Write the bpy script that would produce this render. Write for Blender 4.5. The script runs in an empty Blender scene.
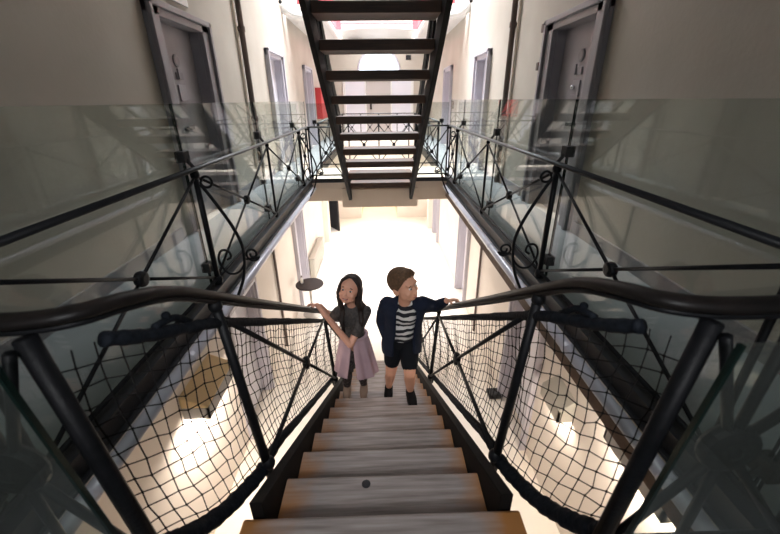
import bpy, bmesh, math, random
from mathutils import Vector, Matrix, Euler
random.seed(7)
S = bpy.context.scene
C = S.collection
V = Vector
PI = math.pi

# ------------------------------------------------------------------ materials
def new_mat(name):
    m = bpy.data.materials.new(name); m.use_nodes = True
    nt = m.node_tree; b = nt.nodes['Principled BSDF']
    return m, nt, b

def mat(name, col, rough=.6, metal=0., spec=.5, noise=None, bump=0., bscale=40., sheen=0.):
    m, nt, b = new_mat(name)
    b.inputs['Base Color'].default_value = (*col, 1)
    b.inputs['Roughness'].default_value = rough
    b.inputs['Metallic'].default_value = metal
    b.inputs['Specular IOR Level'].default_value = spec
    tc = nt.nodes.new('ShaderNodeTexCoord')
    if noise:
        col2, scale, det = noise
        n = nt.nodes.new('ShaderNodeTexNoise'); n.inputs['Scale'].default_value = scale
        n.inputs['Detail'].default_value = det
        nt.links.new(tc.outputs['Object'], n.inputs['Vector'])
        r = nt.nodes.new('ShaderNodeValToRGB')
        r.color_ramp.elements[0].position = .35; r.color_ramp.elements[1].position = .7
        r.color_ramp.elements[0].color = (*col, 1); r.color_ramp.elements[1].color = (*col2, 1)
        nt.links.new(n.outputs['Fac'], r.inputs['Fac'])
        nt.links.new(r.outputs['Color'], b.inputs['Base Color'])
    if bump:
        n2 = nt.nodes.new('ShaderNodeTexNoise'); n2.inputs['Scale'].default_value = bscale
        n2.inputs['Detail'].default_value = 4
        nt.links.new(tc.outputs['Object'], n2.inputs['Vector'])
        bp = nt.nodes.new('ShaderNodeBump'); bp.inputs['Strength'].default_value = bump
        bp.inputs['Distance'].default_value = .01
        nt.links.new(n2.outputs['Fac'], bp.inputs['Height'])
        nt.links.new(bp.outputs['Normal'], b.inputs['Normal'])
    return m

def emit_mat(name, col, strength):
    m, nt, b = new_mat(name)
    b.inputs['Base Color'].default_value = (*col, 1)
    b.inputs['Emission Color'].default_value = (*col, 1)
    b.inputs['Emission Strength'].default_value = strength
    return m

def glass_mat(name, tint, refl=1.0):
    m, nt, b = new_mat(name)
    nt.nodes.remove(b)
    out = nt.nodes['Material Output']
    tr = nt.nodes.new('ShaderNodeBsdfTransparent'); tr.inputs['Color'].default_value = (*tint, 1)
    gl = nt.nodes.new('ShaderNodeBsdfGlossy'); gl.inputs['Roughness'].default_value = .015
    gl.inputs['Color'].default_value = (refl, refl, refl, 1)
    df = nt.nodes.new('ShaderNodeBsdfDiffuse'); df.inputs['Color'].default_value = (.6, .62, .58, 1)
    lw = nt.nodes.new('ShaderNodeLayerWeight'); lw.inputs['Blend'].default_value = .5
    pw = nt.nodes.new('ShaderNodeMath'); pw.operation = 'POWER'; nt.links.new(lw.outputs['Facing'], pw.inputs[0]); pw.inputs[1].default_value = 5
    fr = nt.nodes.new('ShaderNodeMath'); fr.operation = 'MULTIPLY_ADD'; nt.links.new(pw.outputs[0], fr.inputs[0]); fr.inputs[1].default_value = .9; fr.inputs[2].default_value = .04
    m0 = nt.nodes.new('ShaderNodeMixShader'); m0.inputs['Fac'].default_value = .03
    nt.links.new(tr.outputs[0], m0.inputs[1]); nt.links.new(df.outputs[0], m0.inputs[2])
    mx = nt.nodes.new('ShaderNodeMixShader')
    nt.links.new(fr.outputs[0], mx.inputs['Fac'])
    nt.links.new(m0.outputs[0], mx.inputs[1]); nt.links.new(gl.outputs[0], mx.inputs[2])
    nt.links.new(mx.outputs[0], out.inputs['Surface'])
    return m

def timber_mat(name, base, dark, orange, half):
    m, nt, b = new_mat(name)
    N = nt.nodes.new; L = nt.links.new
    tc = N('ShaderNodeTexCoord')
    mp = N('ShaderNodeMapping'); mp.inputs['Scale'].default_value = (1.6, 26, 26)
    L(tc.outputs['Object'], mp.inputs['Vector'])
    n = N('ShaderNodeTexNoise'); n.inputs['Scale'].default_value = 2.2; n.inputs['Detail'].default_value = 6
    L(mp.outputs[0], n.inputs['Vector'])
    r = N('ShaderNodeValToRGB')
    r.color_ramp.elements[0].position = .33; r.color_ramp.elements[1].position = .68
    r.color_ramp.elements[0].color = (*dark, 1); r.color_ramp.elements[1].color = (*base, 1)
    L(n.outputs['Fac'], r.inputs['Fac'])
    # varnish left unworn near both tread ends, feet have greyed the middle
    sx = N('ShaderNodeSeparateXYZ'); L(tc.outputs['Object'], sx.inputs[0])
    ab = N('ShaderNodeMath'); ab.operation = 'ABSOLUTE'; L(sx.outputs['X'], ab.inputs[0])
    n2 = N('ShaderNodeTexNoise'); n2.inputs['Scale'].default_value = 7; n2.inputs['Detail'].default_value = 4
    L(tc.outputs['Object'], n2.inputs['Vector'])
    m1 = N('ShaderNodeMath'); m1.operation = 'MULTIPLY_ADD'
    L(n2.outputs['Fac'], m1.inputs[0]); m1.inputs[1].default_value = .28
    L(ab.outputs[0], m1.inputs[2])
    r2 = N('ShaderNodeMapRange'); r2.inputs['From Min'].default_value = half + .02
    r2.inputs['From Max'].default_value = half + .17
    L(m1.outputs[0], r2.inputs['Value'])
    mx = N('ShaderNodeMixRGB'); L(r2.outputs[0], mx.inputs['Fac'])
    L(r.outputs['Color'], mx.inputs['Color1']); mx.inputs['Color2'].default_value = (*orange, 1)
    L(mx.outputs[0], b.inputs['Base Color'])
    b.inputs['Roughness'].default_value = .6
    bp = N('ShaderNodeBump'); bp.inputs['Strength'].default_value = .35; bp.inputs['Distance'].default_value = .004
    L(n.outputs['Fac'], bp.inputs['Height']); L(bp.outputs['Normal'], b.inputs['Normal'])
    return m

def stripe_mat(name):
    m, nt, b = new_mat(name)
    N = nt.nodes.new; L = nt.links.new
    tc = N('ShaderNodeTexCoord')
    sx = N('ShaderNodeSeparateXYZ'); L(tc.outputs['Object'], sx.inputs[0])
    n = N('ShaderNodeTexNoise'); n.inputs['Scale'].default_value = 11; n.inputs['Detail'].default_value = 1
    L(tc.outputs['Object'], n.inputs['Vector'])
    a = N('ShaderNodeMath'); a.operation = 'MULTIPLY_ADD'; L(n.outputs['Fac'], a.inputs[0]); a.inputs[1].default_value = .075
    L(sx.outputs['Z'], a.inputs[2])
    a2 = N('ShaderNodeMath'); a2.operation = 'MULTIPLY'; L(a.outputs[0], a2.inputs[0]); a2.inputs[1].default_value = 2 * PI / .058
    s = N('ShaderNodeMath'); s.operation = 'SINE'; L(a2.outputs[0], s.inputs[0])
    g = N('ShaderNodeMath'); g.operation = 'GREATER_THAN'; L(s.outputs[0], g.inputs[0]); g.inputs[1].default_value = .05
    mx = N('ShaderNodeMixRGB'); L(g.outputs[0], mx.inputs['Fac'])
    mx.inputs['Color1'].default_value = (.008, .009, .014, 1); mx.inputs['Color2'].default_value = (.72, .7, .68, 1)
    L(mx.outputs[0], b.inputs['Base Color']); b.inputs['Roughness'].default_value = .85
    return m

M = {}
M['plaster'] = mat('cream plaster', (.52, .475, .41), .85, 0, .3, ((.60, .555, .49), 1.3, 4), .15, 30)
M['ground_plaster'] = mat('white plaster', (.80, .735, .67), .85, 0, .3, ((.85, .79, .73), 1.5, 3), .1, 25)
M['floor'] = mat('pale stone floor', (.78, .71, .63), .55, 0, .4, ((.84, .78, .71), 1.2, 4))
M['gallery_floor'] = mat('grey painted floor', (.34, .365, .385), .5, 0, .4, ((.40, .425, .445), 3, 4))
M['fascia'] = mat('beige painted beam', (.78, .67, .55), .7, 0, .3, ((.82, .72, .61), 2, 3))
M['white'] = mat('white paint', (.8, .79, .77), .5)
M['iron'] = mat('black painted iron', (.005, .0055, .0065), .5, .0, .16, ((.009, .009, .011), 30, 3), .12, 90)
M['handrail'] = mat('dark polished handrail', (.007, .006, .006), .45, 0, .2, ((.014, .011, .010), 14, 3))
M['railtop'] = mat('dark grey worn rail', (.012, .013, .016), .4, 0, .5)
M['pad'] = mat('black foam padding', (.006, .008, .012), .8, 0, .15, ((.012, .015, .021), 60, 2), .5, 50)
M['cord'] = mat('black net cord', (.012, .011, .011), .9, 0, .2)
M['stringer'] = mat('dark painted stringer', (.006, .0055, .0055), .75, 0, .15, ((.011, .0095, .009), 9, 3))
M['tread'] = timber_mat('worn stair timber', (.40, .35, .335), (.22, .185, .172), (.40, .17, .045), .42)
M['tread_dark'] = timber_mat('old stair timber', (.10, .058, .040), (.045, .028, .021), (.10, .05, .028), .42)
M['channel'] = mat('black steel channel', (.016, .017, .02), .5, .2)
M['brownboard'] = mat('brown board', (.11, .07, .05), .7, 0, .3, ((.17, .11, .08), 8, 3))
M['pipe'] = mat('grey conduit', (.62, .61, .68), .28, .0, .8)  # pale lilac base colour stands in for the sky's reflection
M['darkpipe'] = mat('brown downpipe', (.13, .095, .08), .6)
M['doorframe'] = mat('mauve grey door frame', (.29, .27, .285), .5, 0, .4, ((.33, .31, .325), 6, 3))
M['doorleaf'] = mat('mauve grey door', (.36, .335, .36), .5, 0, .4, ((.41, .385, .41), 4, 3))
M['doordark'] = mat('dark iron fitting', (.03, .03, .034), .5, .3)
M['paleframe'] = mat('pale lilac frame', (.52, .50, .56), .5)
M['paleleaf'] = mat('pale door', (.74, .73, .79), .5)
M['silver'] = mat('polished steel', (.8, .8, .8), .2, 1)
M['glass'] = glass_mat('clear green glass', (.86, .89, .87))
M['glassedge'] = mat('green glass edge', (.006, .016, .013), .2, 0, .4)
M['darkceiling'] = mat('dark unseen surface', (.06, .05, .042), .8)  # unseen wall and ceilings made dark to lower bounce near the camera
M['red'] = mat('red paint', (.55, .045, .05), .5)
M['redcloth'] = mat('red cloth', (.75, .13, .15), .8)
M['black'] = mat('matt black', (.012, .011, .011), .6)
M['table'] = mat('dark brown table top', (.03, .022, .021), .8, 0, .2)
M['steel'] = mat('brushed steel', (.45, .42, .38), .35, .7)
M['radiator'] = mat('grey cream radiator', (.55, .53, .47), .5)
M['lampwood'] = mat('pale yellow lamp top', (.85, .66, .38), .6)
M['lampgrey'] = mat('grey lamp side', (.42, .41, .40), .6)
M['lit'] = emit_mat('lit lamp panel', (1, .86, .68), 14)
M['fan'] = emit_mat('daylit frosted glass', (.80, .92, 1.0), 1.1)
M['sky'] = emit_mat('skylight pane', (.86, .93, 1.0), 3.0)
M['skin'] = mat('light skin', (.70, .36, .235), .5, 0, .4, ((.74, .39, .265), 9, 2))
M['skin2'] = mat('fair skin', (.70, .36, .25), .5, 0, .4, ((.74, .39, .28), 9, 2))
M['hair_brown'] = mat('brown hair', (.085, .045, .022), .6, 0, .4, ((.15, .08, .04), 60, 3), .7, 120)
M['hair_dark'] = mat('dark brown hair', (.014, .009, .008), .5, 0, .4, ((.03, .018, .014), 60, 3), .6, 110)
M['navy'] = mat('navy cotton', (.008, .012, .026), .9, 0, .2, ((.013, .018, .036), 8, 3), .4, 30)
M['blackcloth'] = mat('black cotton', (.007, .008, .011), .9, 0, .2)
M['stripe'] = stripe_mat('black and white striped cotton')
M['greycloth'] = mat('dark grey sparkle top', (.035, .032, .032), .8, 0, .3, ((.085, .075, .07), 55, 2), .3, 60)
M['lilac'] = mat('lilac pink cotton', (.43, .30, .34), .9, 0, .2, ((.49, .35, .39), 7, 3), .4, 25)
M['leggings'] = mat('patterned dark leggings', (.025, .02, .02), .85, 0, .2, ((.11, .09, .085), 38, 2))
M['tan'] = mat('tan shoe', (.23, .16, .12), .7)
M['shoe'] = mat('black shoe', (.006, .006, .007), .7, 0, .15)
M['eyewhite'] = mat('eye white', (.75, .72, .7), .3)
M['iris'] = mat('dark eye', (.02, .013, .01), .25)
M['lips'] = mat('lips', (.42, .15, .13), .5)
M['teeth'] = mat('teeth', (.8, .76, .7), .4)

# ------------------------------------------------------------------ mesh helper
class MB:
    def __init__(s): s.v = []; s.f = []
    def add(s, vs, fs):
        o = len(s.v); s.v += [V(p) for p in vs]; s.f += [tuple(i + o for i in f) for f in fs]
    def box(s, a, b):
        x0, x1 = sorted((a[0], b[0])); y0, y1 = sorted((a[1], b[1])); z0, z1 = sorted((a[2], b[2]))
        s.add([(x0, y0, z0), (x1, y0, z0), (x1, y1, z0), (x0, y1, z0), (x0, y0, z1), (x1, y0, z1), (x1, y1, z1), (x0, y1, z1)],
              [(0, 3, 2, 1), (4, 5, 6, 7), (0, 1, 5, 4), (1, 2, 6, 5), (2, 3, 7, 6), (3, 0, 4, 7)])
        return s
    def tube(s, pts, r, seg=8, sq=None, up=(0, 0, 1), cap=True):
        """swept section; r: radius or list; sq=(a,b) scales the section sideways / along up"""
        pts = [V(p) for p in pts]; n = len(pts)
        rs = r if isinstance(r, (list, tuple)) else [r] * n
        up = V(up); vs = []; prev = None
        for i, p in enumerate(pts):
            t = (pts[min(i + 1, n - 1)] - pts[max(i - 1, 0)])
            if t.length < 1e-9: t = V((0, 0, 1))
            t.normalize()
            if sq:
                e = t.cross(up)
                if e.length < 1e-4: e = t.cross(V((0, 1, 0)))
            else:
                if prev is None:
                    e = t.cross(V((0, 0, 1)))
                    if e.length < 1e-2: e = t.cross(V((0, 1, 0)))
                else:
                    e = prev - t * prev.dot(t)
                    if e.length < 1e-5: e = t.cross(V((0, 0, 1)))
            e.normalize(); prev = e; w = e.cross(t)
            a, b = sq if sq else (1, 1)
            for k in range(seg):
                an = 2 * PI * (k + .5) / seg
                vs.append(p + e * (math.cos(an) * rs[i] * a) + w * (math.sin(an) * rs[i] * b))
        fs = []
        for i in range(n - 1):
            for k in range(seg):
                a0 = i * seg + k; b0 = i * seg + (k + 1) % seg
                fs.append((a0, b0, b0 + seg, a0 + seg))
        if cap:
            fs.append(tuple(reversed(range(seg)))); fs.append(tuple(range((n - 1) * seg, n * seg)))
        s.add(vs, fs); return s
    def ell(s, c, r, R=None, nu=16, nv=10):
        c = V(c); R = R or Matrix.Identity(3)
        r = r if isinstance(r, (list, tuple)) else (r, r, r)
        vs = [c + R @ V((0, 0, -r[2]))]
        for j in range(1, nv):
            ph = -PI / 2 + PI * j / nv
            for i in range(nu):
                th = 2 * PI * i / nu
                vs.append(c + R @ V((r[0] * math.cos(ph) * math.cos(th), r[1] * math.cos(ph) * math.sin(th), r[2] * math.sin(ph))))
        vs.append(c + R @ V((0, 0, r[2])))
        fs = []
        for i in range(nu): fs.append((0, 1 + (i + 1) % nu, 1 + i))
        for j in range(nv - 2):
            for i in range(nu):
                a = 1 + j * nu + i; b = 1 + j * nu + (i + 1) % nu
                fs.append((a, b, b + nu, a + nu))
        t = len(vs) - 1; o = 1 + (nv - 2) * nu
        for i in range(nu): fs.append((o + i, o + (i + 1) % nu, t))
        s.add(vs, fs); return s
    def limb(s, pts, rs, seg=14):
        s.tube(pts, list(rs), seg)
        for p, r in zip(pts, rs): s.ell(p, r * .985, None, 12, 8)
        return s
    def prism(s, poly, axis, a, b):
        """poly of 2D points extruded along axis 0/1/2 between a and b"""
        n = len(poly); vs = []
        for q in (a, b):
            for (u, w) in poly:
                p = [0, 0, 0]; o = [i for i in range(3) if i != axis]
                p[axis] = q; p[o[0]] = u; p[o[1]] = w; vs.append(p)
        fs = [tuple(reversed(range(n))), tuple(range(n, 2 * n))]
        for i in range(n):
            j = (i + 1) % n; fs.append((i, j, n + j, n + i))
        s.add(vs, fs); return s
    def lathe(s, prof, c, axis=(0, 0, 1), seg=20):
        c = V(c); q = V((0, 0, 1)).rotation_difference(V(axis)).to_matrix()
        vs = []; n = len(prof)
        for (r, z) in prof:
            for k in range(seg):
                an = 2 * PI * k / seg
                vs.append(c + q @ V((r * math.cos(an), r * math.sin(an), z)))
        fs = []
        for i in range(n - 1):
            for k in range(seg):
                a = i * seg + k; b = i * seg + (k + 1) % seg
                fs.append((a, b, b + seg, a + seg))
        fs.append(tuple(reversed(range(seg)))); fs.append(tuple(range((n - 1) * seg, n * seg)))
        s.add(vs, fs); return s
    def sheet(s, grid, th, normal_of):
        """thick sheet from a grid[i][j] of points, offset along normal_of(point)"""
        ni, nj = len(grid), len(grid[0]); vs = []
        for k in (0, 1):
            for row in grid:
                for p in row: vs.append(V(p) + normal_of(V(p)) * (th * (k - .5)))
        fs = []; o = ni * nj
        for i in range(ni - 1):
            for j in range(nj - 1):
                a = i * nj + j; q = (a, a + 1, a + 1 + nj, a + nj)
                fs.append(tuple(x + o for x in q)); fs.append(tuple(reversed(q)))
        edge = [(i, 0) for i in range(ni)] + [(ni - 1, j) for j in range(1, nj)] + [(i, nj - 1) for i in range(ni - 2, -1, -1)] + [(0, j) for j in range(nj - 2, 0, -1)]
        for e in range(len(edge)):
            a = edge[e][0] * nj + edge[e][1]; b2 = edge[(e + 1) % len(edge)]; b = b2[0] * nj + b2[1]
            fs.append((a, a + o, b + o, b))
        s.add(vs, fs); return s
    def build(s, name, m, parent=None, smooth=False, bevel=0, origin=None, remesh=0, sm_it=0, auto=None):
        if origin is None:
            lo = V([min(p[i] for p in s.v) for i in range(3)]); hi = V([max(p[i] for p in s.v) for i in range(3)])
            origin = V(((lo.x + hi.x) / 2, (lo.y + hi.y) / 2, lo.z)); 
        origin = V(origin)
        me = bpy.data.meshes.new(name)
        me.from_pydata([tuple(p - origin) for p in s.v], [], s.f); me.validate(); me.update()
        bm = bmesh.new(); bm.from_mesh(me); bmesh.ops.recalc_face_normals(bm, faces=bm.faces); bm.to_mesh(me); bm.free()
        o = bpy.data.objects.new(name, me); C.objects.link(o)
        me.materials.append(m)
        if smooth or remesh:
            for p in me.polygons: p.use_smooth = True
        if bevel:
            b = o.modifiers.new('bevel', 'BEVEL'); b.width = bevel; b.segments = 2; b.limit_method = 'ANGLE'
        if remesh:
            r = o.modifiers.new('remesh', 'REMESH'); r.mode = 'VOXEL'; r.voxel_size = remesh; r.use_smooth_shade = True
            if sm_it:
                k = o.modifiers.new('smooth', 'SMOOTH'); k.factor = .5; k.iterations = sm_it
        if parent:
            o.parent = parent; o.location = origin - V(parent['_o']) if '_o' in parent else origin
            o['_o'] = list(origin)
        else:
            o.location = origin; o['_o'] = list(origin)
        return o

def tag(o, label=None, cat=None, group=None, kind=None):
    if label: o['label'] = label
    if cat: o['category'] = cat
    if group: o['group'] = group
    if kind: o['kind'] = kind
    return o

def empty(name, loc, label=None, cat=None, group=None, kind=None):
    o = bpy.data.objects.new(name, None); C.objects.link(o)
    o.empty_display_size = .05; o.location = loc; o['_o'] = list(loc)
    return tag(o, label, cat, group, kind)

def smoothpath(pts, n=6):
    """Catmull-Rom"""
    P = [V(p) for p in pts]; P = [P[0] * 2 - P[1]] + P + [P[-1] * 2 - P[-2]]
    out = []
    for i in range(1, len(P) - 2):
        for k in range(n):
            t = k / n; a, b, c, d = P[i - 1:i + 3]
            out.append(.5 * ((2 * b) + (-a + c) * t + (2 * a - 5 * b + 4 * c - d) * t * t + (-a + 3 * b - 3 * c + d) * t ** 3))
    out.append(P[-2]); return out

# ------------------------------------------------------------------ dimensions
XW = 1.827            # wall face
XR = 1.103            # gallery railing
XG = 1.165            # glass
GZ = -3.03            # ground floor
ZR = .789             # gallery rail height
YB0, YB1 = 6.05, 7.2  # far bridge
YE = 12.0             # end landing
YBACK = 14.0
YN = .56              # top of the lower stair
RISE, GO = .178, .2822

# ------------------------------------------------------------------ setting
def wall_cells(name, x0, x1, ys, zs, openings, m, axis='x'):
    """solid wall with rectangular openings (y0,y1,z0,z1), one mesh"""
    Y = sorted(set(list(ys) + [q for o in openings for q in o[:2]])); Z = sorted(set(list(zs) + [q for o in openings for q in o[2:]]))
    b = MB()
    def solid(i, j):
        if i < 0 or j < 0 or i >= len(Y) - 1 or j >= len(Z) - 1: return False
        cy, cz = (Y[i] + Y[i + 1]) / 2, (Z[j] + Z[j + 1]) / 2
        return not any(o[0] < cy < o[1] and o[2] < cz < o[3] for o in openings)
    def P(x, y, z): return (x, y, z) if axis == 'x' else (y, x, z)
    for i in range(len(Y) - 1):
        for j in range(len(Z) - 1):
            if not solid(i, j): continue
            y0, y1, z0, z1 = Y[i], Y[i + 1], Z[j], Z[j + 1]
            for x in (x0, x1):
                b.add([P(x, y0, z0), P(x, y1, z0), P(x, y1, z1), P(x, y0, z1)], [(0, 1, 2, 3)])
            for (di, dj, q) in ((-1, 0, [(y0, z0), (y0, z1)]), (1, 0, [(y1, z0), (y1, z1)]), (0, -1, [(y0, z0), (y1, z0)]), (0, 1, [(y0, z1), (y1, z1)])):
                if not solid(i + di, j + dj):
                    (a, c), (d, e) = q
                    b.add([P(x0, a, c), P(x1, a, c), P(x1, d, e), P(x0, d, e)], [(0, 1, 2, 3)])
    me_o = b.build(name, m, origin=(0, 0, 0))
    bm = bmesh.new(); bm.from_mesh(me_o.data); bmesh.ops.remove_doubles(bm, verts=bm.verts, dist=1e-4)
    bmesh.ops.recalc_face_normals(bm, faces=bm.faces); bm.to_mesh(me_o.data); bm.free()
    return tag(me_o, kind='structure')

ROOF = 6.4
doorsL = [(3.68, 4.54, 0, 1.83), (7.05, 7.93, 0, 1.86), (10.3, 11.2, 0, 1.86)]
doorsR = [(3.50, 4.36, 0, 1.80), (6.80, 7.55, 0, 1.80), (10.2, 11.05, 0, 1.82)]
gL = [(3.75, 4.65, GZ, GZ + 1.9), (7.35, 8.15, GZ, GZ + 1.95), (12.35, 13.0, GZ, GZ + 2.1)]
gR = [(3.45, 4.35, GZ, GZ + 1.9), (7.15, 7.95, GZ, GZ + 1.95), (11.2, 12.1, GZ, GZ + 2.0)]
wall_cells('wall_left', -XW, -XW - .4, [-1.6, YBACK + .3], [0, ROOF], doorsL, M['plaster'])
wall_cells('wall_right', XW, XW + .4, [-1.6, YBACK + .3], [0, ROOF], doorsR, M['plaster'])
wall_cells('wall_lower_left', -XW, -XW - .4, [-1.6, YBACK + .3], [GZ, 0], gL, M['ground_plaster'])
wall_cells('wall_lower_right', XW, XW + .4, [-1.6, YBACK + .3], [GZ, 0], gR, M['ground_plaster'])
wall_cells('wall_back', YBACK, YBACK + .3, [-XW - .4, XW + .4], [0, ROOF], [(-1.15, 1.15, 0, 1.88)], M['plaster'], 'y')
wall_cells('wall_lower_back', YBACK, YBACK + .3, [-XW - .4, XW + .4], [GZ, 0], [(-.75, .62, GZ, GZ + 2.1)], M['ground_plaster'], 'y')
tag(MB().box((-XW - .4, -1.9, GZ), (XW + .4, -1.6, ROOF)).build('wall_front', M['darkceiling'], origin=(0, 0, 0)), kind='structure')
tag(MB().box((-XW - .4, -1.9, GZ - .15), (XW + .4, YBACK + 3, GZ)).build('floor', M['floor'], origin=(0, 0, 0)), kind='structure')
# roof with the skylight opening over the far bay
SK = (-1.0, 1.0, 7.0, 13.0)
rf = MB()
rf.box((-XW - .4, -1.9, ROOF), (XW + .4, SK[2], ROOF + .2)); rf.box((-XW - .4, SK[3], ROOF), (XW + .4, YBACK + .3, ROOF + .2))
rf.box((-XW - .4, SK[2], ROOF), (SK[0], SK[3], ROOF + .2)); rf.box((SK[1], SK[2], ROOF), (XW + .4, SK[3], ROOF + .2))
tag(rf.build('ceiling', M['darkceiling'], origin=(0, 0, 0)), kind='structure')
w = empty('window_1', (0, 10, ROOF + .2), kind='structure')
MB().box((SK[0], SK[2], ROOF + .15), (SK[1], SK[3], ROOF + .17)).build('pane', M['sky'], w)
g = MB()
for k in range(7):
    y = SK[2] + (SK[3] - SK[2]) * k / 6; g.box((SK[0], y - .03, ROOF + .06), (SK[1], y + .03, ROOF + .14))
g.build('glazing_bar', M['white'], w)
# corridor beyond the ground-floor opening
k = MB(); k.box((-.95, YBACK + .3, GZ), (-.75, 16.6, GZ + 2.5)); k.box((.62, YBACK + .3, GZ), (.82, 16.6, GZ + 2.5))
k.box((-.95, 16.6, GZ), (.82, 16.8, GZ + 2.5)); k.box((-.95, YBACK + .3, GZ + 2.3), (.82, 16.6, GZ + 2.5))
tag(k.build('wall_corridor', M['fascia'], origin=(0, 0, 0)), kind='structure')

def slab(name, a, b, m): return tag(MB().box(a, b).build(name, m, origin=(0, 0, 0)), kind='structure')
slab('floor_gallery_left', (-XW, -1.6, -.14), (-XR + .0, YBACK, 0), M['gallery_floor'])
slab('floor_gallery_right', (XR, -1.6, -.14), (XW, YBACK, 0), M['gallery_floor'])
slab('floor_landing_near', (-XR, -1.6, -.16), (XR, YN - .01, 0), M['gallery_floor'])
slab('floor_bridge', (-XR, YB0, -.14), (XR, YB1, 0), M['fascia'])
slab('floor_landing_far', (-XR, YE, -.14), (XR, YBACK, 0), M['fascia'])
# beam below the bridge, deeper in the middle where the stair lands
bm_ = MB().box((-XW, YB0 + .02, -.36), (XW, YB0 + .3, -.14)).box((-.62, YB0 - .03, -.46), (.62, YB0 + .28, -.15))
tag(bm_.build('trim_1', M['fascia'], origin=(0, 0, 0), bevel=.012), kind='structure')
tag(MB().box((-XW, YB1 - .3, -.36), (XW, YB1 - .02, -.14)).build('trim_2', M['fascia'], origin=(0, 0, 0)), kind='structure')
tag(MB().box((-XW, YE + .02, -.36), (XW, YE + .2, -.14)).build('trim_3', M['fascia'], origin=(0, 0, 0)), kind='structure')
# black channels along the floor edges, brown boards beneath
for i, sx in enumerate((-1, 1)):
    side = ('left', 'right')[i]
    b = MB()
    b.box((sx * (XR - .012), YN, -.10), (sx * (XR + .03), YB0, .022)); b.box((sx * (XR - .03), YN, -.10), (sx * (XR - .012), YB0, -.085))
    b.box((sx * (XR - .03), YN, .007), (sx * (XR - .012), YB0, .022))
    tag(b.build('trim_edge_' + side, M['channel'], origin=(0, 0, 0)), kind='structure')
    if sx > 0: tag(MB().box((sx * (XR - .02), YN, -.30), (sx * (XR + .02), YB0, -.17)).build('trim_board_' + side, M['brownboard'], origin=(0, 0, 0)), kind='structure')
    tag(MB().box((sx * (XR - .012), YB1, -.12), (sx * (XR + .03), YE, .02)).build('trim_far_edge_' + side, M['channel'], origin=(0, 0, 0)), kind='structure')
    tag(MB().box((sx * (XW - .02), -1.6, .0), (sx * XW, 3.3, .11)).box((sx * (XW - .02), 4.75, 0), (sx * XW, 6.6, .11)).build('baseboard_' + side, M['doorframe'], origin=(0, 0, 0)), kind='structure')
tag(MB().box((-XR, YB0 - .015, -.05), (XR, YB0 + .004, .012)).build('trim_edge_bridge', M['channel'], origin=(0, 0, 0)), kind='structure')
# upper storey: side galleries begin beyond the second bay, bridge over the near landing
ZU = 3.03
for i, sx in enumerate((-1, 1)):
    side = ('left', 'right')[i]
    b = MB(); b.box((sx * 1.1, 8.95, 2.70), (sx * XW, YBACK, 2.86))
    b.tube(smoothpath([(sx * XW, 8.6, 2.84), (sx * 1.74, 8.62, 2.74), (sx * 1.62, 8.7, 2.69), (sx * 1.38, 8.82, 2.68), (sx * 1.1, 8.95, 2.70)], 5), .075, 10)
    b.tube([(sx * 1.1, 8.95, 2.72), (sx * 1.1, YE, 2.72)], .075, 10)
    tag(b.build('floor_upper_gallery_' + side, M['white'], origin=(0, 0, 0), smooth=False), kind='structure')
    q = MB().box((sx * 1.12, 9.02, 2.93), (sx * 1.60, 9.05, 3.5)).box((sx * 1.10, 9.05, 2.93), (sx * 1.13, YE, 3.5)).build('banner', M['redcloth'])
    tag(q, 'red cloth hung along the upper gallery on the %s side of the hall' % side, 'banner', 'red cloths on the upper gallery')
    k = MB().ell((sx * 1.80, 8.45, 2.86), .035).tube([(sx * 1.80, 8.45, 2.86), (sx * XW, 8.45, 2.86)], .012, 6).build('pipe_cap', M['black'], smooth=True)
    tag(k, 'small black ball fitting high on the %s wall below the upper gallery' % side, 'fitting')
slab('floor_upper_landing', (-XW, -1.6, ZU - .2), (XW, 1.42, ZU), M['darkceiling'])
arch = [(-1.1, 3.22), (-1.1, 2.90)] + [(-1.1 + 2.2 * t / 12, 2.90 + .07 * math.sin(PI * t / 12)) for t in range(1, 12)] + [(1.1, 2.90), (1.1, 3.22)]
tag(MB().prism(arch, 1, YE, YE + .18).build('trim_4', M['white'], origin=(0, 0, 0)), kind='structure')
slab('floor_upper_bridge', (-1.1, YE + .18, 2.97), (1.1, YBACK, 3.1), M['white'])
q = MB().box((-1.0, YE - .012, 3.07), (1.0, YE, 3.085)).box((-1.1, YE - .014, 2.93), (-.98, YE, 3.16)).box((.98, YE - .014, 2.93), (1.1, YE, 3.16))
tag(q.build('bunting', M['redcloth']), 'thin red line with red ends on the white arched beam high at the back', 'bunting')

# back wall: tall pale door set with side panels under a frosted arched window
d = empty('door_1', (0, YBACK, 0), kind='structure')
MB().box((-.42, YBACK + .08, 0), (.42, YBACK + .13, 1.84)).build('leaf', mat('beige grey door', (.5, .46, .44), .5), d, bevel=.006)
for x0, x1 in ((-1.12, -.46), (.46, 1.12)):
    MB().box((x0, YBACK + .06, 0), (x1, YBACK + .11, 1.84)).build('side_panel', M['paleleaf'], d, bevel=.006)
f = MB().box((-1.15, YBACK - .03, 1.84), (1.15, YBACK + .14, 1.92)).box((-.46, YBACK + .02, 0), (-.42, YBACK + .14, 1.84)).box((.42, YBACK + .02, 0), (.46, YBACK + .14, 1.84))
f.box((-1.2, YBACK - .03, 0), (-1.12, YBACK + .14, 1.92)).box((1.12, YBACK - .03, 0), (1.2, YBACK + .14, 1.92))
f.build('frame', M['white'], d)
h = MB().box((-.30, YBACK + .04, .86), (-.24, YBACK + .08, 1.10)).build('lock', M['black'], d)
MB().ell((-.27, YBACK + .03, .90), .035).build('handle', M['black'], h, smooth=True)
w = empty('window_2', (0.03, YBACK, 2.05), kind='structure')
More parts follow.
